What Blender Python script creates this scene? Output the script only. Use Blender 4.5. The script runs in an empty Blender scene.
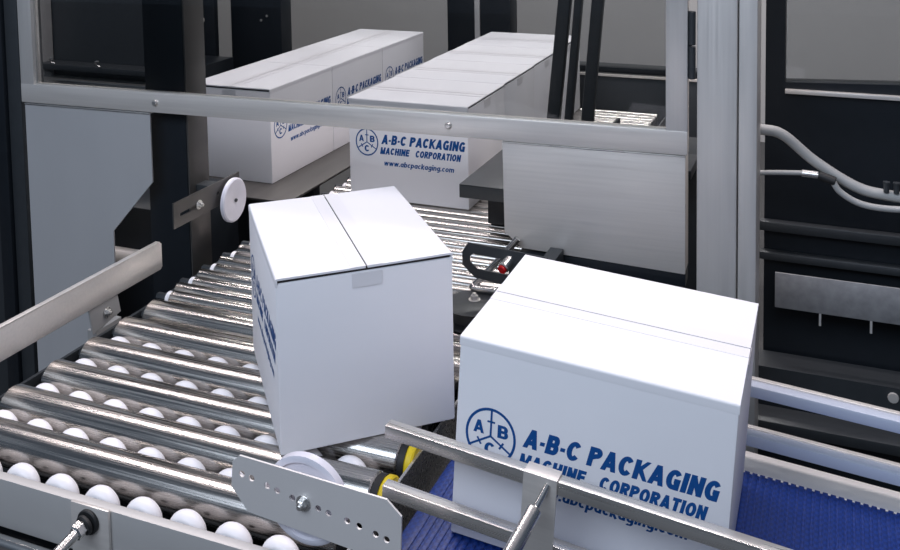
import bpy, bmesh, math, random
from mathutils import Vector, Matrix, Euler
random.seed(4)
SC = bpy.context.scene
COL = SC.collection
ZO = 0.80                      # height of the roller tops above the floor
L, W, H = 0.40, 0.316, 0.313   # carton length, depth, height
PI = math.pi

# ------------------------------------------------------------------ materials
def new_mat(name):
    m = bpy.data.materials.new(name); m.use_nodes = True
    nt = m.node_tree
    return m, nt, nt.nodes['Principled BSDF']

def mat(name, col, rough=.5, metal=0., spec=.5, noise=None, bump=None, stretch=None, rvar=0., coat=0.):
    m, nt, b = new_mat(name)
    b.inputs['Base Color'].default_value = (*col, 1)
    b.inputs['Roughness'].default_value = rough
    b.inputs['Metallic'].default_value = metal
    b.inputs['Specular IOR Level'].default_value = spec
    b.inputs['Coat Weight'].default_value = coat
    tc = nt.nodes.new('ShaderNodeTexCoord'); mp = nt.nodes.new('ShaderNodeMapping')
    nt.links.new(tc.outputs['Object'], mp.inputs['Vector'])
    if stretch: mp.inputs['Scale'].default_value = stretch
    nz = nt.nodes.new('ShaderNodeTexNoise'); nz.inputs['Scale'].default_value = 1.0 if stretch else 30
    nz.inputs['Detail'].default_value = 4
    nt.links.new(mp.outputs['Vector'], nz.inputs['Vector'])
    if noise:
        mx = nt.nodes.new('ShaderNodeMix'); mx.data_type = 'RGBA'
        mx.inputs['A'].default_value = (*[c*(1-noise) for c in col], 1)
        mx.inputs['B'].default_value = (*[min(1, c*(1+noise)) for c in col], 1)
        nt.links.new(nz.outputs['Fac'], mx.inputs['Factor'])
        nt.links.new(mx.outputs['Result'], b.inputs['Base Color'])
    if rvar:
        mr = nt.nodes.new('ShaderNodeMapRange')
        mr.inputs['From Min'].default_value = .3; mr.inputs['From Max'].default_value = .7
        mr.inputs['To Min'].default_value = max(.02, rough-rvar); mr.inputs['To Max'].default_value = rough+rvar
        nt.links.new(nz.outputs['Fac'], mr.inputs['Value'])
        nt.links.new(mr.outputs['Result'], b.inputs['Roughness'])
    if bump:
        bp = nt.nodes.new('ShaderNodeBump'); bp.inputs['Strength'].default_value = bump
        bp.inputs['Distance'].default_value = .002
        nt.links.new(nz.outputs['Fac'], bp.inputs['Height'])
        nt.links.new(bp.outputs['Normal'], b.inputs['Normal'])
    return m

M = {}
M['card'] = mat('white_cardboard', (.83, .82, .845), .75, spec=.25, noise=.03, stretch=(6, 6, 14), bump=.03)
M['gap_shade'] = mat('painted_gap_shade', (.05, .045, .045), .9, spec=.1)
M['tape'] = mat('clear_tape', (.81, .795, .815), .5, spec=.3)
M['ink'] = mat('blue_ink', (.006, .075, .27), .6, spec=.2)
M['chrome'] = mat('roller_steel', (.50, .48, .455), .25, 1., stretch=(3, 330, 330), rvar=.09, noise=.35)
M['steel'] = mat('brushed_steel', (.76, .715, .67), .38, .45, stretch=(4, 160, 160), rvar=.08, noise=.10)
M['steel_v'] = mat('brushed_steel_upright', (.66, .635, .61), .40, .45, stretch=(160, 160, 4), rvar=.08, noise=.08)
M['bright'] = mat('bright_steel', (.68, .665, .64), .30, .85, stretch=(5, 200, 200), rvar=.08, noise=.08)
M['sheet'] = mat('satin_steel_sheet', (.70, .69, .69), .42, .5, stretch=(5, 60, 2), noise=.10)
M['galv'] = mat('grey_steel_sheet', (.54, .525, .51), .5, .35, stretch=(8, 8, 8), noise=.08)
M['black'] = mat('black_painted_steel', (.010, .013, .017), .42, .0, spec=.3, noise=.2)
M['dark'] = mat('dark_grey_steel', (.045, .05, .055), .42, .3, noise=.15)
M['slide'] = mat('slide_plate_steel', (.13, .125, .12), .4, .7, noise=.2, stretch=(20, 3, 20))
M['plastic'] = mat('white_plastic', (.88, .86, .88), .4, spec=.4)
M['frost'] = mat('frosted_white_plastic', (.70, .69, .76), .3, spec=.5, noise=.08)
M['yellow'] = mat('yellow_band', (.75, .55, .01), .45)
M['rubber'] = mat('black_rubber', (.012, .012, .013), .6)
M['pale'] = mat('pale_steel_plate', (.82, .79, .77), .45, .35, noise=.06, stretch=(8, 8, 8))
M['rod'] = mat('turned_steel', (.66, .65, .63), .27, 1.)
M['hose'] = mat('grey_hose', (.36, .36, .35), .55)
M['rub'] = mat('pale_blue_grey_plastic', (.52, .56, .66), .42)
M['red'] = mat('red_lens', (.50, .006, .008), .2)
M['floor'] = mat('dark_concrete', (.06, .06, .062), .7, noise=.25)
M['wall'] = mat('grey_wall', (.50, .485, .475), .9, spec=.1)
M['worn'] = mat('worn_zinc_plate', (.33, .33, .34), .55, .5, noise=.35, stretch=(40, 40, 40))

def belt_mat():
    m, nt, b = new_mat('blue_plastic_belt')
    tc = nt.nodes.new('ShaderNodeTexCoord')
    ch = nt.nodes.new('ShaderNodeTexChecker'); ch.inputs['Scale'].default_value = 150
    ch.inputs['Color1'].default_value = (.002, .020, .15, 1); ch.inputs['Color2'].default_value = (.005, .036, .22, 1)
    nt.links.new(tc.outputs['Object'], ch.inputs['Vector'])
    nt.links.new(ch.outputs['Color'], b.inputs['Base Color'])
    bp = nt.nodes.new('ShaderNodeBump'); bp.inputs['Strength'].default_value = .5; bp.inputs['Distance'].default_value = .002
    nt.links.new(ch.outputs['Fac'], bp.inputs['Height']); nt.links.new(bp.outputs['Normal'], b.inputs['Normal'])
    b.inputs['Roughness'].default_value = .45
    return m
M['belt'] = belt_mat()

def glass_mat(name, tint, gloss=.06):
    m = bpy.data.materials.new(name); m.use_nodes = True
    nt = m.node_tree; nt.nodes.clear()
    out = nt.nodes.new('ShaderNodeOutputMaterial'); mx = nt.nodes.new('ShaderNodeMixShader')
    tr = nt.nodes.new('ShaderNodeBsdfTransparent'); tr.inputs['Color'].default_value = (*tint, 1)
    gl = nt.nodes.new('ShaderNodeBsdfGlossy'); gl.inputs['Roughness'].default_value = .02
    fr = nt.nodes.new('ShaderNodeFresnel'); fr.inputs['IOR'].default_value = 1.35
    nt.links.new(fr.outputs[0], mx.inputs[0]); nt.links.new(tr.outputs[0], mx.inputs[1]); nt.links.new(gl.outputs[0], mx.inputs[2])
    nt.links.new(mx.outputs[0], out.inputs['Surface'])
    return m
M['glass'] = glass_mat('smoked_pane', (.735, .75, .755))

# ------------------------------------------------------------------ mesh helpers
class MB:
    def __init__(s): s.bm = bmesh.new()
    def _mark(s): return set(s.bm.verts)
    def box(s, x0, x1, y0, y1, z0, z1, bev=0., mtx=None):
        r = bmesh.ops.create_cube(s.bm, size=1)
        vs = r['verts']
        for v in vs:
            v.co = Vector(((x0+x1)/2+v.co.x*(x1-x0), (y0+y1)/2+v.co.y*(y1-y0), (z0+z1)/2+v.co.z*(z1-z0)))
            if mtx: v.co = mtx @ v.co
        if bev:
            es = list({e for v in vs for e in v.link_edges})
            bmesh.ops.bevel(s.bm, geom=es, offset=bev, segments=2, profile=.5, affect='EDGES')
        return s
    def prism(s, pts, a, b, axis='y', bev=0.):
        # polygon pts in the plane normal to axis, extruded from a to b
        def P(u, v, w): return {'y': (u, w, v), 'x': (w, u, v), 'z': (u, v, w)}[axis]
        A = [s.bm.verts.new(P(u, v, a)) for u, v in pts]; B = [s.bm.verts.new(P(u, v, b)) for u, v in pts]
        n = len(pts); fs = [s.bm.faces.new(A), s.bm.faces.new(B[::-1])]
        for i in range(n): fs.append(s.bm.faces.new((A[i], B[i], B[(i+1) % n], A[(i+1) % n])))
        bmesh.ops.recalc_face_normals(s.bm, faces=fs)
        if bev:
            es = list({e for f in fs for e in f.edges})
            bmesh.ops.bevel(s.bm, geom=es, offset=bev, segments=2, profile=.5, affect='EDGES')
        return s
    def lathe(s, prof, o, axis, seg=24):
        # prof: (distance along axis, radius) list; radius 0 closes to a point
        ax = Vector(axis).normalized(); t = Vector((0, 0, 1)) if abs(ax.z) < .9 else Vector((1, 0, 0))
        u = ax.cross(t).normalized(); v = ax.cross(u); o = Vector(o)
        rings = []
        for d, r in prof:
            if r < 1e-6: rings.append([s.bm.verts.new(o+ax*d)])
            else: rings.append([s.bm.verts.new(o+ax*d+(u*math.cos(2*PI*i/seg)+v*math.sin(2*PI*i/seg))*r) for i in range(seg)])
        fs = []
        for a, b in zip(rings, rings[1:]):
            for i in range(seg):
                j = (i+1) % seg
                if len(a) == 1 and len(b) == 1: continue
                if len(a) == 1: fs.append(s.bm.faces.new((a[0], b[i], b[j])))
                elif len(b) == 1: fs.append(s.bm.faces.new((a[i], b[0], a[j])))
                else: fs.append(s.bm.faces.new((a[i], b[i], b[j], a[j])))
        bmesh.ops.recalc_face_normals(s.bm, faces=fs)
        return s
    def cyl(s, p0, p1, r, seg=20, ch=None):
        p0, p1 = Vector(p0), Vector(p1); d = (p1-p0).length
        c = ch if ch is not None else min(r*.15, d*.2)
        return s.lathe([(0, 0), (0, r-c), (c, r), (d-c, r), (d, r-c), (d, 0)], p0, p1-p0, seg)
    def tube(s, pts, r, seg=12):
        pts = [Vector(p) for p in pts]; rings = []
        up = Vector((.13, .27, .95))
        for i, p in enumerate(pts):
            t = (pts[min(i+1, len(pts)-1)]-pts[max(i-1, 0)]).normalized()
            u = t.cross(up).normalized(); v = u.cross(t)
            rings.append([s.bm.verts.new(p+(u*math.cos(2*PI*k/seg)+v*math.sin(2*PI*k/seg))*r) for k in range(seg)])
        fs = [s.bm.faces.new(rings[0]), s.bm.faces.new(rings[-1][::-1])]
        for a, b in zip(rings, rings[1:]):
            for k in range(seg): fs.append(s.bm.faces.new((a[k], b[k], b[(k+1) % seg], a[(k+1) % seg])))
        bmesh.ops.recalc_face_normals(s.bm, faces=fs)
        return s
    def plate(s, outline, holes, t, mtx):
        # flat plate with holes, outline in local xy, thickness along local z, placed by mtx
        cu = bpy.data.curves.new('tmp', 'CURVE'); cu.dimensions = '2D'; cu.fill_mode = 'BOTH'; cu.extrude = t/2
        for poly in [outline]+holes:
            sp = cu.splines.new('POLY'); sp.points.add(len(poly)-1); sp.use_cyclic_u = True
            for q, (x, y) in zip(sp.points, poly): q.co = (x, y, 0, 1)
        o = bpy.data.objects.new('tmp', cu); COL.objects.link(o)
        bpy.context.view_layer.update()
        me = bpy.data.meshes.new_from_object(o.evaluated_get(bpy.context.evaluated_depsgraph_get()))
        bpy.data.objects.remove(o); bpy.data.curves.remove(cu)
        me.transform(mtx); s.bm.from_mesh(me); bpy.data.meshes.remove(me)
        return s
    def build(s, name, material, parent=None, smooth=True, local=False):
        me = bpy.data.meshes.new(name)
        bmesh.ops.remove_doubles(s.bm, verts=s.bm.verts, dist=1e-6)
        if not local:
            off = Vector((0, 0, ZO))
            q = parent
            while q is not None: off -= Vector(q.location); q = q.parent
            bmesh.ops.translate(s.bm, verts=s.bm.verts, vec=off)
        s.bm.to_mesh(me); s.bm.free()
        me.materials.append(M[material] if isinstance(material, str) else material)
        if smooth and len(me.polygons):
            me.polygons.foreach_set('use_smooth', [True]*len(me.polygons))
            me.set_sharp_from_angle(angle=math.radians(35))
        o = bpy.data.objects.new(name, me); COL.objects.link(o)
        if parent is not None: o.parent = parent
        return o

def circle(cx, cy, r, n=14): return [(cx+r*math.cos(2*PI*i/n), cy+r*math.sin(2*PI*i/n)) for i in range(n)]
def slot(cx, cy, l, r, n=8):
    return [(cx+l/2+r*math.cos(-PI/2+PI*i/n), cy+r*math.sin(-PI/2+PI*i/n)) for i in range(n+1)] + \
           [(cx-l/2+r*math.cos(PI/2+PI*i/n), cy+r*math.sin(PI/2+PI*i/n)) for i in range(n+1)]
def thing(name, label, cat, loc=(0, 0, 0), rot=(0, 0, 0), group=None):
    o = bpy.data.objects.new(name, None); COL.objects.link(o); o.empty_display_size = .05
    o.location = (loc[0], loc[1], loc[2]+ZO); o.rotation_euler = rot
    return tag(o, label, cat, group)
def tag(o, label, cat, group=None):
    o['label'] = label; o['category'] = cat
    if group: o['group'] = group
    return o
def structure(o, label=None):
    o['kind'] = 'structure'
    if label: o['label'] = label
    return o
def smooth_path(pts, n=8):
    P = [Vector(p) for p in pts]; P = [P[0]*2-P[1]]+P+[P[-1]*2-P[-2]]; out = []
    for i in range(1, len(P)-2):
        for k in range(n):
            t = k/n; a, b, c, d = P[i-1:i+3]
            out.append(.5*((2*b)+(c-a)*t+(2*a-5*b+4*c-d)*t*t+(3*b-a-3*c+d)*t**3))
    out.append(P[-2]); return out
def hexbolt(mb, p, axis, r=.009, h=.007, washer=True):
    p = Vector(p); ax = Vector(axis).normalized()
    if washer: mb.cyl(p, p+ax*.002, r*1.5, 18)
    mb.lathe([(0, 0), (0, r), (h*.85, r), (h, r*.8), (h, 0)], p+ax*.0015, ax, 6)
    mb.cyl(p+ax*h, p+ax*(h+.006), r*.5, 10)
    return mb

# ------------------------------------------------------------------ setting
f = MB().box(-20, 14, -8, 6.6, -ZO-.05, -ZO).build('floor', 'floor', smooth=False); structure(f, 'dark concrete factory floor')
f = MB().box(-20, 14, 6.5, 6.6, -ZO, 4.6).build('wall_back', 'wall', smooth=False); structure(f, 'plain grey wall far behind the machine')

# ------------------------------------------------------------------ cartons
def arc(cx, cy, rx, ry, a0, a1, n=10):
    return [(cx+rx*math.cos(math.radians(a0+(a1-a0)*k/n)), cy+ry*math.sin(math.radians(a0+(a1-a0)*k/n))) for k in range(n+1)]
def caps(ch, t):
    # heavy sans capitals as thick strokes in a box of height 1: (width, strokes)
    h = t/2; w = .70; r = w-h; q = h*.85
    if ch == 'A': return .80, [[(h*.9, -.1), (.40, 1.08)], [(.80-h*.9, -.1), (.40, 1.08)], [(.2, .30), (.60, .30)]]
    if ch == 'B': return w, [[(h, 0), (h, 1)], [(h, 1-q), (.42, 1-q)]+arc(.42, .5+(.5-q)/2, r-.45, (.5-q)/2, 90, -90)+[(h, .5)], [(h, .5), (.44, .5)]+arc(.44, q+(.5-q)/2, r-.44, (.5-q)/2, 90, -90)+[(h, q)]]
    if ch in 'CG':
        g = arc(.38, .5, .38-h, .5-q, 38, 322, 22)
        st = [g] if ch == 'C' else [arc(.38, .5, .38-h, .5-q, 38, 300, 22)+[(.72-h, .18)], [(.72-h, 0), (.72-h, .48)], [(.40, .44), (.72, .44)]]
        return .74, st
    if ch == 'O': return .78, [arc(.39, .5, .39-h, .5-q, 0, 360, 28)]
    if ch in 'PR':
        st = [[(h, 0), (h, 1)], [(h, 1-q), (.40, 1-q)]+arc(.40, .72, w-h-.40, .28-q, 90, -90)+[(h, .44)]]
        if ch == 'R': st.append([(.38, .46), (.62, -.06)])
        return w, st
    if ch == 'K': return .74, [[(h, 0), (h, 1)], [(.66, 1.08), (h, .36)], [(.27, .58), (.68, -.08)]]
    if ch == 'I': return t, [[(h, 0), (h, 1)]]
    if ch == 'N': return .72, [[(h, 0), (h, 1)], [(.72-h, 0), (.72-h, 1)], [(h*.9, 1.05), (.72-h*.9, -.05)]]
    if ch == 'M': return .86, [[(h, 0), (h, 1)], [(.86-h, 0), (.86-h, 1)], [(h, 1.05), (.43, -.02)], [(.86-h, 1.05), (.43, -.02)]]
    if ch == 'H': return .72, [[(h, 0), (h, 1)], [(.72-h, 0), (.72-h, 1)], [(h, .52), (.72-h, .52)]]
    if ch == 'E': return .62, [[(h, 0), (h, 1)], [(h, 1-q), (.62, 1-q)], [(h, .52), (.58, .52)], [(h, q), (.62, q)]]
    if ch == 'T': return .66, [[(.33, 0), (.33, 1)], [(0, 1-q), (.66, 1-q)]]
    if ch == '-': return .30, [[(.02, .40), (.28, .40)]]
    if ch == '.': return t, [[(h, 0), (h, t)]]
    # lower case, x-height 1
    if ch == 'w': return 1.30, [[(h, 1.1), (.38, -.1)], [(.38, -.1), (.65, 1.1)], [(.65, 1.1), (.92, -.1)], [(.92, -.1), (1.30-h, 1.1)]]
    if ch in 'abpg':
        st = [arc(.44, .5, .44-h, .5-q, 0, 360, 24)]
        if ch == 'a': st.append([(.88-h, 0), (.88-h, 1)])
        if ch == 'b': st.append([(h, 0), (h, 1.42)])
        if ch == 'p': st.append([(h, -.42), (h, 1)])
        if ch == 'g': st.append([(.88-h, 1), (.88-h, -.10)]+arc(.44, -.10, .44-h, .24, 0, -150, 12))
        return .88, st
    if ch == 'c': return .80, [arc(.44, .5, .44-h, .5-q, 45, 315, 20)]
    if ch == 'o': return .90, [arc(.45, .5, .45-h, .5-q, 0, 360, 24)]
    if ch == 'k': return .84, [[(h, 0), (h, 1.42)], [(.72, 1.08), (h, .30)], [(.30, .58), (.78, -.08)]]
    if ch == 'i': return t, [[(h, 0), (h, 1)], [(h, 1.18), (h, 1.42)]]
    if ch == 'n': return .84, [[(h, 0), (h, 1)], [(h, .55)]+arc(.44, .60, .40-h, .40-q, 180, 0, 14)+[(.84-h, 0)]]
    if ch == 'm': return 1.34, [[(h, 0), (h, 1)], [(h, .6)]+arc(.40, .62, .30-h*.2, .38-q, 180, 0, 12)+[(.67, 0)], [(.67, .6)]+arc(.95, .62, .39-h, .38-q, 180, 0, 12)+[(1.34-h, 0)]]
    return .30, []
def text_mesh(body, height, width, x, z, shear=.2, t=.23, gap=.065):
    bm = bmesh.new(); pen = 0; quads = []
    for ch in body.replace('_', ' '):
        wd, strokes = caps(ch, t)
        lo, hi = (-.42, 1.42) if ch.islower() else (0, 1)
        if ch in 'wacomn': lo, hi = 0, 1
        for ns, st in enumerate(strokes):
            P = [Vector(p) for p in st]; n = len(P); Lf, Rt = [], []
            tt = t*(.80 if ch in '-' else 1)
            closed = n > 8 and (P[0]-P[-1]).length < 1e-4
            for i in range(n):
                a = P[i-1] if i else (P[-2] if closed else P[0]); b = P[i+1] if i < n-1 else (P[1] if closed else P[-1])
                d = (b-a).normalized(); nn = Vector((-d.y, d.x)); hw = tt/2*(1-.15*abs(d.x))
                Lf.append(P[i]+nn*hw); Rt.append(P[i]-nn*hw)
            for i in range(n-1): quads.append([(ns % 4, (pen+v.x, min(hi, max(lo, v.y)))) for v in (Lf[i], Rt[i], Rt[i+1], Lf[i+1])])
        pen += wd+gap
    k = (width-shear*height)/(pen-gap)
    for qd in quads:
        vs = [bm.verts.new((x+u*k+shear*v*height, -3e-5*ly, z+v*height)) for ly, (u, v) in qd]
        bm.faces.new(vs)
    me = bpy.data.meshes.new('tmp'); bm.to_mesh(me); bm.free()
    return me
def print_mesh():
    bm = bmesh.new()
    def add(me): bm.from_mesh(me); bpy.data.meshes.remove(me)
    add(text_mesh('A-B-C PACKAGING', .0300, .282, .106, .1790, t=.285))
    add(text_mesh('MACHINE', .0215, .102, .101, .1475, t=.285))
    add(text_mesh('CORPORATION', .0215, .152, .220, .1475, t=.285))
    add(text_mesh('www.abcpackaging.com', .0118, .236, .113, .1125, t=.31, gap=.10))
    cx, cz, rx, rz = .0565, .181, .0385, .0425
    for ch, dx, dz in (('A', -.0185, .007), ('B', .0190, .007), ('C', 0, -.024)):
        add(text_mesh(ch, .020, .0165, cx+dx-.0085, cz+dz-.006, shear=0, t=.25))
    def ring(r0, r1, n=48):
        a = [bm.verts.new((cx+rx*r0*math.cos(2*PI*i/n), 0, cz+rz*r0*math.sin(2*PI*i/n))) for i in range(n)]
        b = [bm.verts.new((cx+rx*r1*math.cos(2*PI*i/n), 0, cz+rz*r1*math.sin(2*PI*i/n))) for i in range(n)]
        for i in range(n): bm.faces.new((a[i], a[(i+1) % n], b[(i+1) % n], b[i]))
    ring(.92, 1.02)
    def bar(p, q, w):
        p, q = Vector((p[0], 0, p[1])), Vector((q[0], 0, q[1])); d = (q-p).normalized(); n = Vector((-d.z, 0, d.x))*w/2
        bm.faces.new([bm.verts.new(v) for v in (p-n, q-n, q+n, p+n)])
    for a in (90, 210, 330):
        e = (math.cos(math.radians(a)), math.sin(math.radians(a)))
        bar((cx, cz), (cx+rx*.97*e[0], cz+rz*.97*e[1]), .0031)
        m = (cx+rx*.52*e[0], cz+rz*.52*e[1]); n = (-e[1], e[0])
        bar((m[0]-n[0]*.006, m[1]-n[1]*.006), (m[0]+n[0]*.006, m[1]+n[1]*.006), .003)
    bmesh.ops.recalc_face_normals(bm, faces=bm.faces)
    for fc in bm.faces:
        if fc.normal.y > 0: fc.normal_flip()
    me = bpy.data.meshes.new('printed_lettering'); bm.to_mesh(me); bm.free(); me.materials.append(M['ink'])
    return me

def make_carton():
    t = thing('carton', '', 'carton')
    b = MB().box(0, L, 0, W, 0, H-.0095, .0035).build('body', 'card', t, local=True)
    # near-black slab in the flap gaps, their shade put into its colour
    MB().box(.004, L-.004, .004, W-.004, H-.0105, H-.0030).build('flap_gap_shade', 'gap_shade', t, local=True, smooth=False)
    for k in (0, 1):
        rnd = .004
        prof = [(0-.0004, H-.014), (-.0004, H-rnd)] + [(rnd-.0004-rnd*math.cos(a), H-rnd+rnd*math.sin(a)) for a in (PI/8, PI/4, 3*PI/8)] + \
               [(rnd, H), (W/2-.0018, H-.0008), (W/2-.0018, H-.0043), (.003, H-.0036), (.003, H-.014)]
        if k: prof = [(W-y, z) for y, z in prof]
        MB().prism(prof, -.0003, L+.0003, 'x').build('top_flap', 'card', t, local=True)
    tp = MB().box(-.0003, L+.0003, W/2-.028, W/2-.0013, H-.0006, H+.0001).box(-.0003, L+.0003, W/2+.0013, W/2+.028, H-.0006, H+.0001)
    for x0, x1 in ((-.0012, -.0002), (L+.0002, L+.0012)):
        tp.box(x0, x1, W/2-.027, W/2+.027, H-.036, H-.011)
    tp.build('packing_tape', 'tape', t, local=True, smooth=False)
    me = print_mesh()
    for k in (0, 1):
        o = bpy.data.objects.new('printed_lettering', me); COL.objects.link(o); o.parent = t
        o.location = (0, -.0004, 0) if k == 0 else (L, W+.0004, 0)
        if k: o.rotation_euler = (0, 0, PI)
    return t
carton0 = make_carton(); used = []
def place_carton(loc, rot, label, group=None, sy=1., ink=(0, 0)):
    if not used: r = carton0; used.append(1)
    else:
        r = carton0.copy(); COL.objects.link(r)
        for ch in carton0.children:
            c = ch.copy(); COL.objects.link(c); c.parent = r
            if ch.name.startswith('printed') and ch.location.y < .1: c.location = (ink[0], ch.location.y, ink[1])
    r.location = (loc[0], loc[1], loc[2]+ZO); r.rotation_euler = rot; r['label'] = label; r.scale = (1, sy, 1)
    if 'group' in r: del r['group']
    if group: r['group'] = group
    return r
MA = .71586
place_carton((-.8826-L*math.sin(MA), 1.3142+L*math.cos(MA), .0005), (0, 0, MA-PI/2), 'white carton turned askew on the rollers with a dark tape seam across its top')
place_carton((-.5384, 1.2444, -.0008), (.00765, .07332, .00589), 'white carton with large blue lettering standing on the blue belt', ink=(-.001, -.0105))
GL, GR = 'cartons in the left row behind the guard window', 'cartons in the right row behind the guard window'
for k, lab in enumerate(('nearest white carton of the left row, its blank end facing the front',
                         'middle white carton of the left row, behind the blank-ended one',
                         'farthest white carton of the left row, against the grey wall')):
    place_carton((-2.0298+W, 2.5541+k*.4025, .0046), (0, 0, PI/2), lab, GL)
for k, lab in enumerate(('nearest white carton of the right row, its lettering facing the rollers',
                         'second white carton from the front in the right row',
                         'third white carton from the front in the right row',
                         'rearmost white carton of the right row, in front of the dark column')):
    place_carton((-1.422-.004*k, 2.5462+k*.3326, .0005), (0, 0, 0), lab, GR, sy=1.045, ink=(.006, -.003))

# ------------------------------------------------------------------ roller conveyor
cv = thing('roller_conveyor', 'steel roller conveyor bed with white wheels between its front rollers', 'conveyor', (-1.1, 1.1, -ZO))
XL, XR = -1.512, -.704
big = [1.226, 1.328, 1.432, 1.536, 1.637, 1.733]
for y in big:
    R = .0375
    r = MB().lathe([(0, 0), (0, R-.004), (.004, R), (XR-XL-.004, R), (XR-XL, R-.004), (XR-XL, 0)], (XL, y, -R), (1, 0, 0), 40).build('roller', 'chrome', cv)
    MB().cyl((XL-.025, y, -R), (XL, y, -R), .011, 6).build('roller_shaft', 'dark', r)
    MB().lathe([(0, .022), (0, R*.96), (.012, R*.96), (.012, .022)], (XR, y, -R), (1, 0, 0), 32).build('end_cap', 'rubber', r)
    if y in big[1:3]: MB().lathe([(0, .02), (0, R*.9), (.003, R*.97), (.012, R*.97), (.015, R*.9), (.015, .02)], (XR+.012, y, -R), (1, 0, 0), 32).build('drive_band', 'yellow', r)
y = 1.792; k = 0
while y < 3.88:
    R = .0195; x0 = XL+.015 if k % 2 == 0 else XL-.004
    r = MB().lathe([(0, 0), (0, R-.002), (.002, R), (XR-x0-.002, R), (XR-x0, R-.002), (XR-x0, 0)], (x0, y, -R), (1, 0, 0), 28).build('roller', 'chrome', cv)
    if k % 2 == 0:
        MB().cyl((x0-.014, y, -R), (x0-.001, y, -R), .0165, 20).build('bearing', 'plastic', r)
        MB().cyl((x0-.045, y, -R), (x0-.014, y, -R), .010, 6).build('roller_shaft', 'dark', r)
    y += .0435; k += 1
rows = [1.155, 1.272, 1.375, 1.479, 1.581]
for i, yw in enumerate(rows):
    zt = -.010 if i == 0 else -.0135
    bar = MB().box(XL+.004, XR-.004, yw-.007, yw+.007, zt-.085, zt-.045).build('wheel_bar', 'dark', cv)
    for k in range(-2, 8):
        xw = -.868-.0866*k
        if xw > XR-.04 or xw < XL+.035: continue
        R = .0338; hw = .015
        MB().lathe([(-hw, .006), (-hw, R*.70), (-hw*.75, R*.86), (-hw*.4, R*.965), (0, R), (hw*.4, R*.965), (hw*.75, R*.86), (hw, R*.70), (hw, .006)],
                   (xw, yw, zt-R), (0, 1, 0), 32).build('skate_wheel', 'plastic', bar)
# frame of the bed
MB().box(XL-.034, XL-.026, 1.14, 3.9, -.16, -.028).build('side_rail', 'dark', cv)
MB().box(XR+.027, XR+.032, 1.12, 3.9, -.20, -.016).build('side_rail', 'bright', cv)
MB().box(XL-.02, XR+.02, 1.16, 3.9, -.20, -.19).build('shade_sheet', 'black', cv)  # added black sheet that stands for the shade between the rollers
fr = MB()
fr.prism([(1.102, -.001), (1.1185, -.001), (1.1185, -.006), (1.107, -.006), (1.107, -.080), (1.117, -.080), (1.117, -.085), (1.102, -.085)], -1.75, -.755, 'x', .0008)
fr.build('front_rail', 'galv', cv)
MB().cyl((-1.75, 1.083, -.095), (-.755, 1.083, -.095), .0115, 20).build('front_tie_tube', 'rod', cv)
for x in (XL-.03, XR+.033):
    for yy in (1.25, 3.75):
        MB().box(x-.02, x+.02, yy-.02, yy+.02, -ZO, -.15).build('leg', 'dark', cv)
for x in (-1.70, -.78):
    MB().box(x-.02, x+.02, 1.099, 1.139, -ZO, -.075).build('leg', 'dark', cv)
MB().box(-1.72, XL-.02, 1.10, 1.14, -.16, -.10).build('cross_member', 'dark', cv)

# clamp bracket and rod on the front rail
ck = thing('rail_clamp', 'steel clamp plate with a nutted rod bolted to the front rail', 'bracket', (-1.095, 1.09, -.04))
MB().box(-1.134, -1.058, 1.0855, 1.0915, -.095, .002, .001).build('clamp_plate', 'steel', ck)
MB().cyl((-1.096, 1.086, -.022), (-1.096, 1.079, -.022), .020, 24).cyl((-1.096, 1.079, -.022), (-1.097, 1.072, -.023), .016, 24).build('washer', 'rubber', ck)
hexbolt(MB(), (-1.097, 1.073, -.023), (-.05, -1, -.12), .0125, .016, False).build('nut', 'rod', ck)
MB().cyl((-1.097, 1.060, -.024), (-1.118, .80, -.090), .0085, 16).build('rod', 'rod', ck)
MB().box(-1.135, -1.10, .785, .815, -ZO, -.07).build('stand_post', 'dark', ck)

ck.location.y += .0100

# perforated bracket plate with its guide disc
pb = thing('guide_bracket', 'perforated grey bracket plate holding a white disc at the near end of the rollers', 'bracket', (-.69, 1.11, 0))
ol = [(-.1355, -.030), (-.1355, .0200), (-.118, .0405), (.122, .0395), (.1465, .019), (.1465, -.060), (.122, -.085), (-.105, -.052)]
ol = [(-.136, -.011), (-.134, .028), (-.122, .0405), (.1195, .0405), (.143, .022), (.143, -.052), (-.106, -.043)]
hl = [circle(x, z, .0050) for x, z in ((-.1175, .013), (-.1005, .011), (-.0735, .007), (-.0565, .004), (-.031, .000), (.012, -.004), (.029, -.006), (.059, -.0085), (.078, -.011), (.104, -.015), (.121, -.018))]
mtx = Matrix.Translation((-.696, 1.110, .094)) @ Matrix.Rotation(.045, 4, 'Y') @ Matrix.Rotation(PI/2, 4, 'X')
MB().plate(ol, hl, .003, mtx).build('perforated_plate', 'pale', pb)
hexbolt(MB(), (-.708, 1.108, .093), (0, -1, 0), .0078, .008).build('bolt', 'bright', pb)
MB().lathe([(0, 0), (0, .063), (.002, .067), (.014, .067), (.016, .063), (.016, .058), (.012, .056), (.012, 0)][::-1], (-.716, 1.139, .083), (0, -1, 0), 48).build('disc', 'frost', pb)
MB().cyl((-.708, 1.139, .093), (-.708, 1.112, .093), .006, 12).build('axle', 'bright', pb)
MB().box(-.585, -.560, 1.112, 1.122, -ZO, .055).build('stand_post', 'galv', pb)

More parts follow.
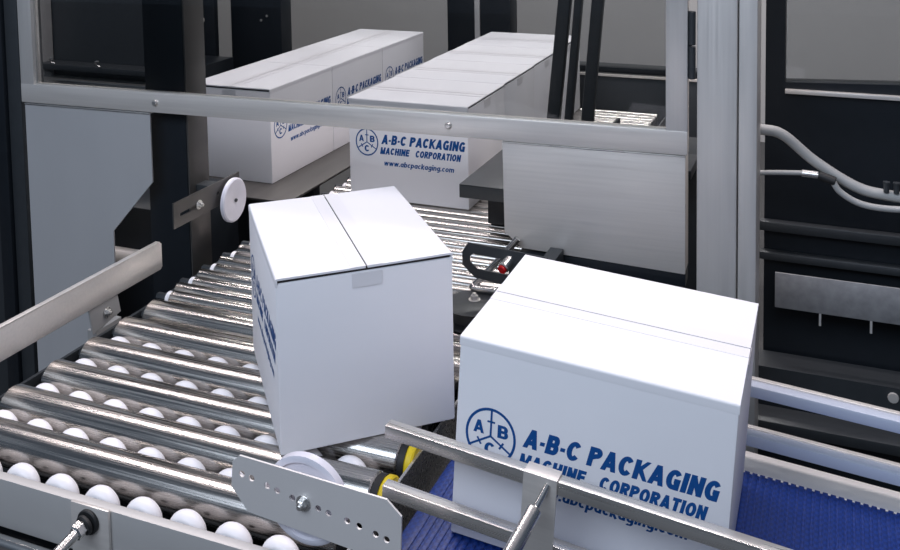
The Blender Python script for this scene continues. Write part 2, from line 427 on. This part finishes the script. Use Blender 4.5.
# ------------------------------------------------------------------ feed conveyor (inclined)
TI = .07332
fc = thing('belt_conveyor', 'sloping feed conveyor with a blue plastic belt and dark side frame', 'conveyor', (-.612, 1.385, .0035), (0, TI, 0))
X1 = 1.25
b = MB()
b.lathe([(-.205, 0), (-.205, .020), (.212, .020), (.212, 0)], (.020, 0, -.0215), (0, 1, 0), 28)
b.box(.020, X1, -.205, .212, -.0215, -.0025)
n = int((X1-.02)/.0125)
for i in range(n):
    x = .022+i*.0125
    b.box(x, x+.0085, -.205, .2165, -.008, -.0013, .0010)
b.build('belt', 'belt', fc, local=True)
sf = MB().box(.06, X1, -.215, .255, -.30, -.045, .003).build('side_frame', 'black', fc, local=True)
MB().box(-.012, .10, -.20, .34, -.16, -.050, .003).build('end_plate', 'black', fc, local=True)
bl = MB()
for yy in (.03, .12, .20): hexbolt(bl, (.004, yy, -.050), (0, 0, 1), .006, .005)
bl.build('end_bolts', 'bright', fc, local=True)
MB().box(.03, X1, .218, .280, -.010, -.005, .001).build('side_ledge', 'pale', fc, local=True)
for x in (.35, 1.15):
    for yy in (-.19, .23):
        MB().box(x-.02, x+.02, yy-.02, yy+.02, -ZO+.045, -.25).build('leg', 'dark', fc, local=True)
# rear rub rails
for z, lab in ((.1300, 'upper pale rub rail running behind the blue belt'), (.0410, 'lower pale rub rail just above the steel ledge behind the belt')):
    rr = thing('rub_rail', lab, 'rail', (-.612, 1.385, .0035), (0, TI, 0), 'rub rails behind the belt')
    MB().box(.10, X1, .236, .258, z-.0115, z+.0105, .004).build('rub_strip', 'rub', rr, local=True)
    MB().box(.10, X1, .258, .268, z-.0135, z+.0115, .001).build('backing_bar', 'steel', rr, local=True)
    sp = MB()
    for x in (.16, 1.05): sp.box(x-.008, x+.008, .266, .276, -.0042 if z < .05 else .0535, z, .001)
    sp.build('stand_off', 'steel', rr, local=True)
# front guide rails
gr = thing('guide_rail', 'twin steel guide rails joined by a bracket in front of the lettered carton', 'rail', (-.612, 1.178, .0035), (0, TI, -.038))
for z in (.1755, .0815):
    MB().box(-.012, X1, 0, .018, z-.009, z+.0105, .0012).build('rail_bar', 'bright', gr, local=True)
    MB().box(-.0135, -.0115, .003, .015, z-.0065, z+.008, .001).build('bar_end', 'steel', gr, local=True)
MB().box(.205, .2535, -.004, -.0005, .045, .1885, .001).box(.205, .2535, -.004, .020, .1865, .1890, .001).build('bracket_plate', 'steel', gr, local=True)
MB().cyl((.2405, -.003, .179), (.2335, -.030, .1605), .0045, 14).cyl((.2335, -.030, .1605), (.185, -.30, .040), .0105, 18, .003).build('support_rod', 'rod', gr, local=True)
MB().box(.17, .20, -.315, -.285, -ZO+.02, .06).build('stand_post', 'dark', gr, local=True)

# ------------------------------------------------------------------ machine guard, covers, posts
YG = math.atan2(.07, 1.80)
G0 = (-2.104, 1.930, .389)
gd = thing('machine_guard', 'steel framed guard door with a smoked window in front of the stacked rows', 'door', G0, (0, 0, YG))
GW = 1.806; GH = .85
MB().box(0, GW, 0, .030, 0, .052, .002).build('bottom_rail', 'steel', gd, local=True)
MB().box(0, GW, 0, .030, GH-.05, GH, .002).build('top_rail', 'steel', gd, local=True)
for x in (0, GW-.046): MB().box(x, x+.046, .0004, .0296, .050, GH-.049, .002).build('stile', 'steel_v', gd, local=True)
MB().box(.044, GW-.044, .012, .018, .050, GH-.048).build('window_pane', 'glass', gd, local=True, smooth=False)
for x in (.445, 1.262):
    MB().lathe([(0, .009), (.003, .0085), (.006, .006), (.007, 0)], (x, 0, .026), (0, -1, 0), 18).build('bolt', 'bright', gd, local=True)
MB().cyl((GW+.0085, .006, .165), (GW+.0085, .006, .235), .0075, 16).cyl((GW+.0085, .006, .238), (GW+.0085, .006, .31), .0075, 16).box(GW-.001, GW+.008, .008, .012, .165, .31).build('hinge', 'dark', gd, local=True)

def guard_pt(x, z, dy=.0): return Vector(G0)+Vector((x*math.cos(YG)-dy*math.sin(YG), x*math.sin(YG)+dy*math.cos(YG), z))
cl = thing('cover_panel', 'flat grey sheet cover with a slanted lower corner under the left of the window', 'panel', G0, (0, 0, YG))
MB().prism([(.010, -.002), (.425, -.002), (.425, -.188), (.292, -.334), (.281, -1.0), (.010, -1.0)], .002, .006, 'y').box(.010, .425, .002, .026, -.0055, -.002, .0008).build('sheet', 'sheet', cl, local=True)
MB().box(.010, .425, -.001, .003, -.0062, -.0022, .0008).build('folded_edge', 'bright', cl, local=True)
cr = thing('cover_panel', 'brushed steel cover box below the right end of the window', 'panel', G0, (0, 0, YG))
MB().prism([(1.392, -.004), (1.802, -.004), (1.802, -.262), (1.435, -.246), (1.395, -.212)], .000, .055, 'y', .002).build('sheet', 'steel_h' if 'steel_h' in M else 'steel', cr, local=True)
MB().box(1.392, 1.802, -.002, .054, -.0042, -.0012, .0008).build('folded_edge', 'bright', cr, local=True)
MB().box(1.43, 1.802, .004, .052, -.290, -.255, .001).build('bottom_channel', 'black', cr, local=True)

def post(name, label, parts, cat='post'):
    t = thing(name, label, cat, (parts[0][1], parts[0][3], -ZO))
    for nm, x0, x1, y0, y1, z0, z1, m, bev in parts: MB().box(x0, x1, y0, y1, z0, z1, bev).build(nm, m, t)
    return t
post('machine_post', 'wide brushed steel upright with a groove right of the guard door', [
    ('front_channel', -.280, -.198, 2.00, 2.10, -ZO, 1.3, 'steel_v', .003),
    ('side_channel', -.195, -.158, 2.004, 2.10, -ZO, 1.3, 'steel_v', .002)])
t = post('machine_post', 'dark painted upright at the left edge beside the guard door', [
    ('upright', -2.160, -2.111, 1.935, 2.02, -ZO, 1.3, 'dark', .004),
    ('edge_strip', -2.205, -2.162, 1.925, 1.99, -ZO, 1.3, 'black', .003),
    ('side_channel', -2.30, -2.207, 1.935, 2.02, -ZO, 1.3, 'dark', .004)])
MB().lathe([(0, .009), (.003, .009), (.005, .007), (.005, 0)], (-2.232, 1.936, .13), (0, -1, 0), 16).build('bolt', 'black', t)
ip = post('machine_post', 'dark square upright behind the window, standing beside the roller ends', [
    ('front_face', -1.729, -1.601, 1.992, 2.077, -ZO, 1.3, 'black', .002),
    ('side_face', -1.6005, -1.596, 1.994, 2.077, -ZO, 1.3, 'slide', .0008)])

# left guide plate
gp = thing('guide_plate', 'long steel guide plate slanting along the left ends of the rollers', 'rail', (-1.57, 1.5, .03))
MB().prism([(1.12, .026), (1.835, .026), (1.842, .032), (1.842, .090), (1.836, .094), (1.12, .096)], -1.572, -1.567, 'x', .0008).box(-1.580, -1.567, 1.12, 1.836, .0925, .0965, .0008).build('plate', 'steel', gp)
MB().prism([(1.60, .030), (1.69, .030), (1.70, -.022), (1.61, -.040)], -1.578, -1.574, 'x').box(-1.60, -1.574, 1.62, 1.70, -.16, -.036).build('mounting_bracket', 'galv', gp)
hexbolt(MB(), (-1.573, 1.655, -.005), (1, 0, 0), .008, .007).build('bolt', 'bright', gp)

# slotted bracket with the clear disc
sb = thing('guide_bracket', 'slotted steel bracket with a frosty white disc fixed to the inner post', 'bracket', (-1.55, 1.99, .12))
mtx = Matrix.Translation((-1.553, 1.99, .150)) @ Matrix.Rotation(PI/2, 4, 'Z') @ Matrix.Rotation(PI/2, 4, 'X')
MB().plate([(-.118, -.033), (-.118, .033), (.16, .033), (.16, -.033)], [slot(-.050, -.004, .080, .0048), circle(.062, .002, .006)], .004, mtx).build('slotted_plate', 'slide', sb)
hexbolt(MB(), (-1.551, 1.972, .148), (1, 0, 0), .008, .008).build('bolt', 'bright', sb)
MB().lathe([(0, 0), (0, .010), (.004, .010), (.004, .056), (.006, .060), (.014, .060), (.017, .056), (.017, .008), (.015, 0)], (-1.551, 2.105, .118), (1, .08, 0), 40).build('disc', 'frost', sb)
MB().cyl((-1.536, 2.106, .118), (-1.530, 2.1065, .118), .005, 12).build('axle', 'dark', sb)
MB().box(-1.598, -1.555, 2.02, 2.06, .118, .182, .001).build('spacer', 'dark', sb)

# sensor on its bracket, bent rod, idler hub
sn = thing('photo_sensor', 'red-tipped photo sensor on a dark slotted bracket plate', 'sensor', (-.70, 1.93, .08))
mtx = Matrix.Translation((-.70, 1.90, .136)) @ Matrix.Rotation(PI/2, 4, 'X')
ol = [(-.080, .018), (-.066, .040), (.12, .030), (.12, -.055), (-.050, -.038), (-.080, -.012)]
MB().plate(ol, [[(-.062, .008), (-.054, .016), (.03, .012), (.03, -.022), (-.044, -.018), (-.062, -.004)]], .004, mtx).build('bracket_plate', 'dark', sn)
MB().cyl((-.668, 1.915, .152), (-.6775, 1.880, .136), .0135, 24).build('sensor_body', 'rod', sn)
MB().cyl((-.6776, 1.8798, .1359), (-.6792, 1.874, .1335), .0100, 24).build('lens', 'red', sn)
MB().tube(smooth_path([(-.672, 1.968, .172), (-.71, 1.960, .125), (-.765, 1.948, .064), (-.773, 1.944, .056), (-.768, 1.940, .0525), (-.74, 1.942, .0525), (-.66, 1.945, .0525)]), .008).build('bent_rod', 'rod', sn)
MB().box(-.60, -.57, 1.903, 1.984, .085, .155).build('mount_arm', 'dark', sn)
ih = thing('idler_hub', 'dark round idler hub with a bolt head between the two near cartons', 'pulley', (-.752, 1.892, 0))
MB().lathe([(0, 0), (0, .066), (.003, .068), (.006, .066), (.008, .050), (.034, .048), (.036, .064), (.040, .066), (.042, .062), (.042, 0)], (-.752, 1.892, .002), (0, 0, 1), 40).build('hub', 'dark', ih)
hexbolt(MB(), (-.755, 1.905, .043), (0, 0, 1), .009, .010).build('bolt', 'steel', ih)

# slide plate under the left row, dark bent plate by the right row
sl = MB().box(-2.20, -1.571, 2.42, 3.95, -.004, .004, .001).build('slide_plate', 'slide')
tag(sl, 'flat dark steel slide plate under the left row of cartons', 'plate')
bp_ = thing('bent_guide', 'dark bent steel guide beside the right row, behind the brushed cover box', 'guide', (-.84, 2.48, 0))
MB().box(-.951, -.735, 2.30, 2.70, .161, .165, .001).box(-.951, -.735, 2.30, 2.304, .128, .1645, .001).build('bent_plate', 'dark', bp_)
MB().box(-.930, -.735, 2.46, 2.50, .002, .160, .002).build('stop_block', 'black', bp_)
# ------------------------------------------------------------------ behind the window
bgp = thing('control_cabinet', 'tall dark machine cabinet seen through the left of the window', 'cabinet', (-2.7, 3.3, -ZO))
MB().box(-4.2, -2.66, 3.30, 3.36, -ZO, 1.6, .003).build('back_panel', M['dark'], bgp)
MB().box(-3.60, -3.38, 3.16, 3.295, -ZO, 1.6, .003).build('grey_column', 'galv', bgp)
MB().prism([(-3.60, -.2), (-3.36, -.2), (-3.36, .06), (-3.40, .20), (-3.44, .255), (-3.60, .265)], 3.04, 3.155, 'y', .01).build('motor_cover', 'black', bgp)
MB().box(-3.40, -2.70, 3.20, 3.22, .115, .122).box(-3.40, -2.70, 3.21, 3.29, .10, .116, .002).build('rail', 'bright', bgp)
MB().box(-3.40, -2.70, 3.205, 3.295, .16, .185, .003).build('cable_duct', 'dark', bgp)
hk = MB()
for x in (-3.28, -3.02): hk.tube(smooth_path([(x, 3.20, .19), (x-.012, 3.19, .20), (x-.006, 3.18, .215), (x+.012, 3.18, .218)]), .004, 8)
hk.build('hook', 'bright', bgp)
dc = thing('dark_column', 'dark upright column behind the left row of cartons', 'column', (-2.3, 3.42, -ZO))
MB().box(-2.455, -2.20, 3.38, 3.46, -ZO, 1.6, .003).build('column_body', 'black', dc)
MB().lathe([(0, .006), (.004, .005), (.005, 0)], (-2.30, 3.38, .40), (0, -1, 0), 12).lathe([(0, .006), (.004, .005), (.005, 0)], (-2.27, 3.38, .42), (0, -1, 0), 12).build('screw', 'bright', dc)
mu = thing('drive_unit', 'dark drive unit with steel fittings between the inner post and the dark column', 'machine', (-2.5, 3.2, -ZO))
MB().box(-2.62, -2.36, 3.05, 3.26, -ZO, .26, .004).build('housing', 'black', mu)
MB().box(-2.64, -2.46, 3.27, 3.30, -ZO, 1.6, .003).build('back_plate', 'black', mu)
MB().box(-2.62, -2.36, 3.03, 3.05, .235, .243).build('lip', 'bright', mu)
MB().cyl((-2.60, 3.10, .33), (-2.40, 3.10, .34), .018, 16).cyl((-2.60, 3.12, .43), (-2.40, 3.12, .435), .010, 16).build('shaft', 'steel', mu)
MB().box(-2.62, -2.595, 3.08, 3.16, .26, .50).build('bracket', 'dark', mu)
rc = thing('dark_column', 'dark upright column with a pale strip behind the right row of cartons', 'column', (-1.6, 4.1, -ZO))
MB().box(-1.743, -1.425, 4.10, 4.20, -ZO, 1.6, .003).build('column_body', 'black', rc)
MB().box(-1.600, -1.575, 4.093, 4.101, -ZO, 1.6).build('pale_strip', 'galv', rc)
lb = thing('rear_machine_bed', 'dark machine bed with a steel edge behind the slanted bars', 'machine', (-.9, 3.95, -ZO))
MB().box(-1.30, -.42, 3.95, 4.25, -ZO, .130, .004).build('bed_panel', 'dark', lb)
MB().box(-1.30, -.42, 3.94, 3.96, .132, .140).build('steel_edge', 'steel', lb)
MB().box(-1.30, -.42, 3.98, 4.02, .14, .165, .002).build('top_beam', 'black', lb)
for (xa, za, xb, zb, w, lab) in ((-.845, .10, -.755, .95, .040, 'leftmost slanted dark bar behind the window'),
                                 (-.795, .10, -.715, .95, .024, 'thin middle slanted dark bar behind the window'),
                                 (-.735, .10, -.655, .95, .036, 'right-hand slanted dark bar behind the window')):
    d = Vector((xb-xa, 0, zb-za)).normalized(); n = Vector((d.z, 0, -d.x))*w/2
    pts = [Vector((xa, 0, za))-n, Vector((xa, 0, za))+n, Vector((xb, 0, zb))+n, Vector((xb, 0, zb))-n]
    o = MB().prism([(q.x, q.z) for q in pts], 2.778, 2.809, 'y', .005).build('slanted_bar', 'dark')
    tag(o, lab, 'bar', 'slanted bars behind the window')
pl = thing('side_panel', 'low dark machine panel behind the slanted bars and cover box', 'panel', (-.7, 2.95, -ZO))
MB().box(-.64, -.36, 2.86, 2.95, -ZO, .169, .003).build('panel', 'dark', pl)
MB().box(-.92, -.645, 2.812, 2.85, .09, .14, .003).build('bar_mount', 'black', pl)
MB().box(-.715, -.38, 2.60, 2.765, .14, .17, .003).box(-.64, -.38, 2.76, 2.95, .14, .17, .003).build('shelf', 'black', pl)
ty = thing('gripper_tray', 'small black tray holding rows of silver bars behind the window corner', 'tray', (-.58, 2.7, .17))
MB().box(-.70, -.49, 2.62, 2.76, .170, .232, .002).build('tray_body', 'black', ty)
for r_, yy in enumerate((2.630, 2.675, 2.72)):
    MB().box(-.672, -.632, yy, yy+.030, .234, .246, .002).build('silver_bar', 'bright', ty)
    MB().box(-.600, -.520, yy, yy+.030, .234, .246, .002).build('silver_bar', 'bright', ty)
MB().box(-.622, -.612, 2.62, 2.76, .233, .262, .001).build('divider', 'black', ty)
# low equipment seen between the left cover and the inner post
eq = thing('drive_unit', 'low dark drive unit with a shiny bracket behind the slanted cover corner', 'machine', (-1.9, 2.3, -ZO))
MB().box(-2.10, -1.74, 2.10, 2.40, -ZO, .06, .004).build('housing', 'black', eq)
MB().box(-2.10, -1.60, 2.62, 2.66, -ZO, -.01, .003).build('rear_panel', 'dark', eq)
MB().cyl((-2.05, 2.085, -.085), (-1.735, 2.085, -.085), .026, 20).build('roll', 'galv', eq)
MB().tube(smooth_path([(-1.93, 2.09, .065), (-1.915, 2.08, .10), (-1.89, 2.08, .085), (-1.90, 2.09, .06)]), .007, 8).build('handle', 'steel', eq)

# ------------------------------------------------------------------ right-hand machine side
ms = thing('machine_housing', 'black machine side with a window opening right of the steel upright', 'machine', (0, 2.4, -ZO))
MB().prism([(-.17, -ZO), (.60, -ZO), (.60, 1.4), (.137, 1.4), (.137, .487), (-.124, .477), (-.124, 1.4), (-.17, 1.4)], 2.40, 2.45, 'y').build('side_panel', 'black', ms)
MB().box(-.124, .137, 2.42, 2.426, .470, 1.4).build('window_pane', 'glass', ms, smooth=False)
MB().box(-.123, .145, 2.385, 2.40, .452, .462, .001).build('reflection_strip', 'steel', ms)  # thin bar put in for a bright reflected line under the opening
MB().box(-.20, .60, 2.372, 2.398, .108, .132, .003).build('upper_beam', 'dark', ms)
MB().box(-.20, .60, 2.372, 2.398, .035, .055, .003).build('middle_beam', 'dark', ms)
MB().prism([(2.20, -.150), (2.205, -.150), (2.205, -.205), (2.39, -.205), (2.39, -.21), (2.20, -.21)], -.25, .60, 'x').build('lower_angle', 'dark', ms)
MB().lathe([(0, .012), (.005, .011), (.006, 0)], (.12, 2.20, -.172), (0, -1, 0), 12).build('bolt', 'steel', ms)
MB().box(-.25, .60, 2.12, 2.19, -.26, -.235, .003).build('lower_beam', 'dark', ms)
MB().box(-.25, .60, 2.19, 2.23, -ZO, -.211, .003).build('skirt', 'black', ms)
wp = thing('mounting_plate', 'worn grey plate with two small tabs across the black machine side', 'plate', (0, 2.30, .02))
MB().box(-.137, .60, 2.30, 2.305, -.050, .036, .001).build('plate', 'worn', wp)
for x in (-.035, .076): MB().box(x-.0025, x+.0025, 2.30, 2.305, -.080, -.0505).build('tab', 'galv', wp)
MB().box(.30, .34, 2.305, 2.375, -.02, .03).build('spacer', 'dark', wp)
hs = [[(-.24, 2.15, .42), (-.160, 2.18, .412), (-.115, 2.19, .400), (-.05, 2.20, .345), (.035, 2.20, .296), (.10, 2.20, .283), (.20, 2.20, .280), (.45, 2.20, .29)],
      [(-.24, 2.10, .325), (-.158, 2.15, .322), (-.085, 2.17, .323), (-.06, 2.17, .324)]]
for pts, lab, r in ((hs[0], 'thick grey hose sagging across the black machine side', .012), (hs[1], 'thin grey hose ending in a black fitting below the thick hose', .0055)):
    t = thing('air_hose', lab, 'hose', pts[0])
    MB().tube(smooth_path(pts), r).build('hose', 'hose', t)
    if r < .01:
        MB().cyl((-.075, 2.17, .3235), (-.040, 2.170, .3225), .008, 14).build('ferrule', 'bright', t)
        MB().cyl((-.040, 2.170, .3225), (-.005, 2.168, .312), .010, 14).build('fitting', 'rubber', t)
        MB().tube(smooth_path([(-.012, 2.168, .315), (.005, 2.168, .290), (.045, 2.170, .268), (.10, 2.172, .262), (.20, 2.172, .268), (.45, 2.17, .275)]), .007).build('branch_hose', 'hose', t)
    else:
        cf = MB()
        for i, x in enumerate((.098, .118, .136)): cf.cyl((x, 2.19, .292), (x, 2.19, .312), .006, 10).lathe([(0, 0), (0, .008), (.004, .008), (.004, 0)], (x, 2.19, .312), (0, 0, 1), 6)
        cf.build('connector', 'dark', t)

# ------------------------------------------------------------------ light
def lamp(name, loc, sx, sy, power, col=(1, 1, 1), rot=(0, 0, 0)):
    d = bpy.data.lights.new(name, 'AREA'); d.shape = 'RECTANGLE'; d.size = sx; d.size_y = sy; d.energy = power; d.color = col
    o = bpy.data.objects.new(name, d); COL.objects.link(o); o.location = loc; o.rotation_euler = rot; return o
for y in (1.95, 2.35, 2.75):
    for x in (-3.0, -1.1, .8):
        lamp('overhead_light', (x, y, 3.9), 1.5, .10, 14.5, (1, .905, .925))
for x in (-4.5, -1.5, 1.5):
    lamp('overhead_light', (x, 4.9, 4.4), 1.5, .3, 62, (1, .97, .94))  # added overhead lamps that only brighten the back wall
lamp('front_fill_light', (-1.0, -2.2, 4.3), 4.5, 1.8, 180, (.74, .84, 1), (PI/2-.5, 0, 0))  # added bluish fill behind the camera for the upright faces, no real window
wd = bpy.data.worlds.new('hall_air'); SC.world = wd; wd.use_nodes = True
bg = wd.node_tree.nodes['Background']; bg.inputs[0].default_value = (.55, .72, 1.0, 1); bg.inputs[1].default_value = .12

# ------------------------------------------------------------------ camera
cam = bpy.data.cameras.new('camera'); co = bpy.data.objects.new('camera', cam); COL.objects.link(co)
F, PX, PY = 941.8092, 469.55, -49.102
cam.sensor_fit = 'HORIZONTAL'; cam.sensor_width = 36; cam.lens = F*36/900
cam.shift_x = (450-PX)/900; cam.shift_y = (PY-275)/900
cam.clip_start = .05
r = Vector((.93006822, .36708747, -.01482911)); u = Vector((-.01346493, .07439635, .99713784)); fw = Vector((-.36714004, .92720654, -.07413649))
mt = Matrix((r, u, -fw)).transposed().to_4x4(); mt.translation = Vector((0, 0, .98039+ZO))
co.matrix_world = mt
SC.camera = co
SC.view_settings.view_transform = 'Standard'; SC.view_settings.look = 'None'
SC.view_settings.gamma = 1; SC.view_settings.use_curve_mapping = False
SC.view_settings.exposure = 0.0
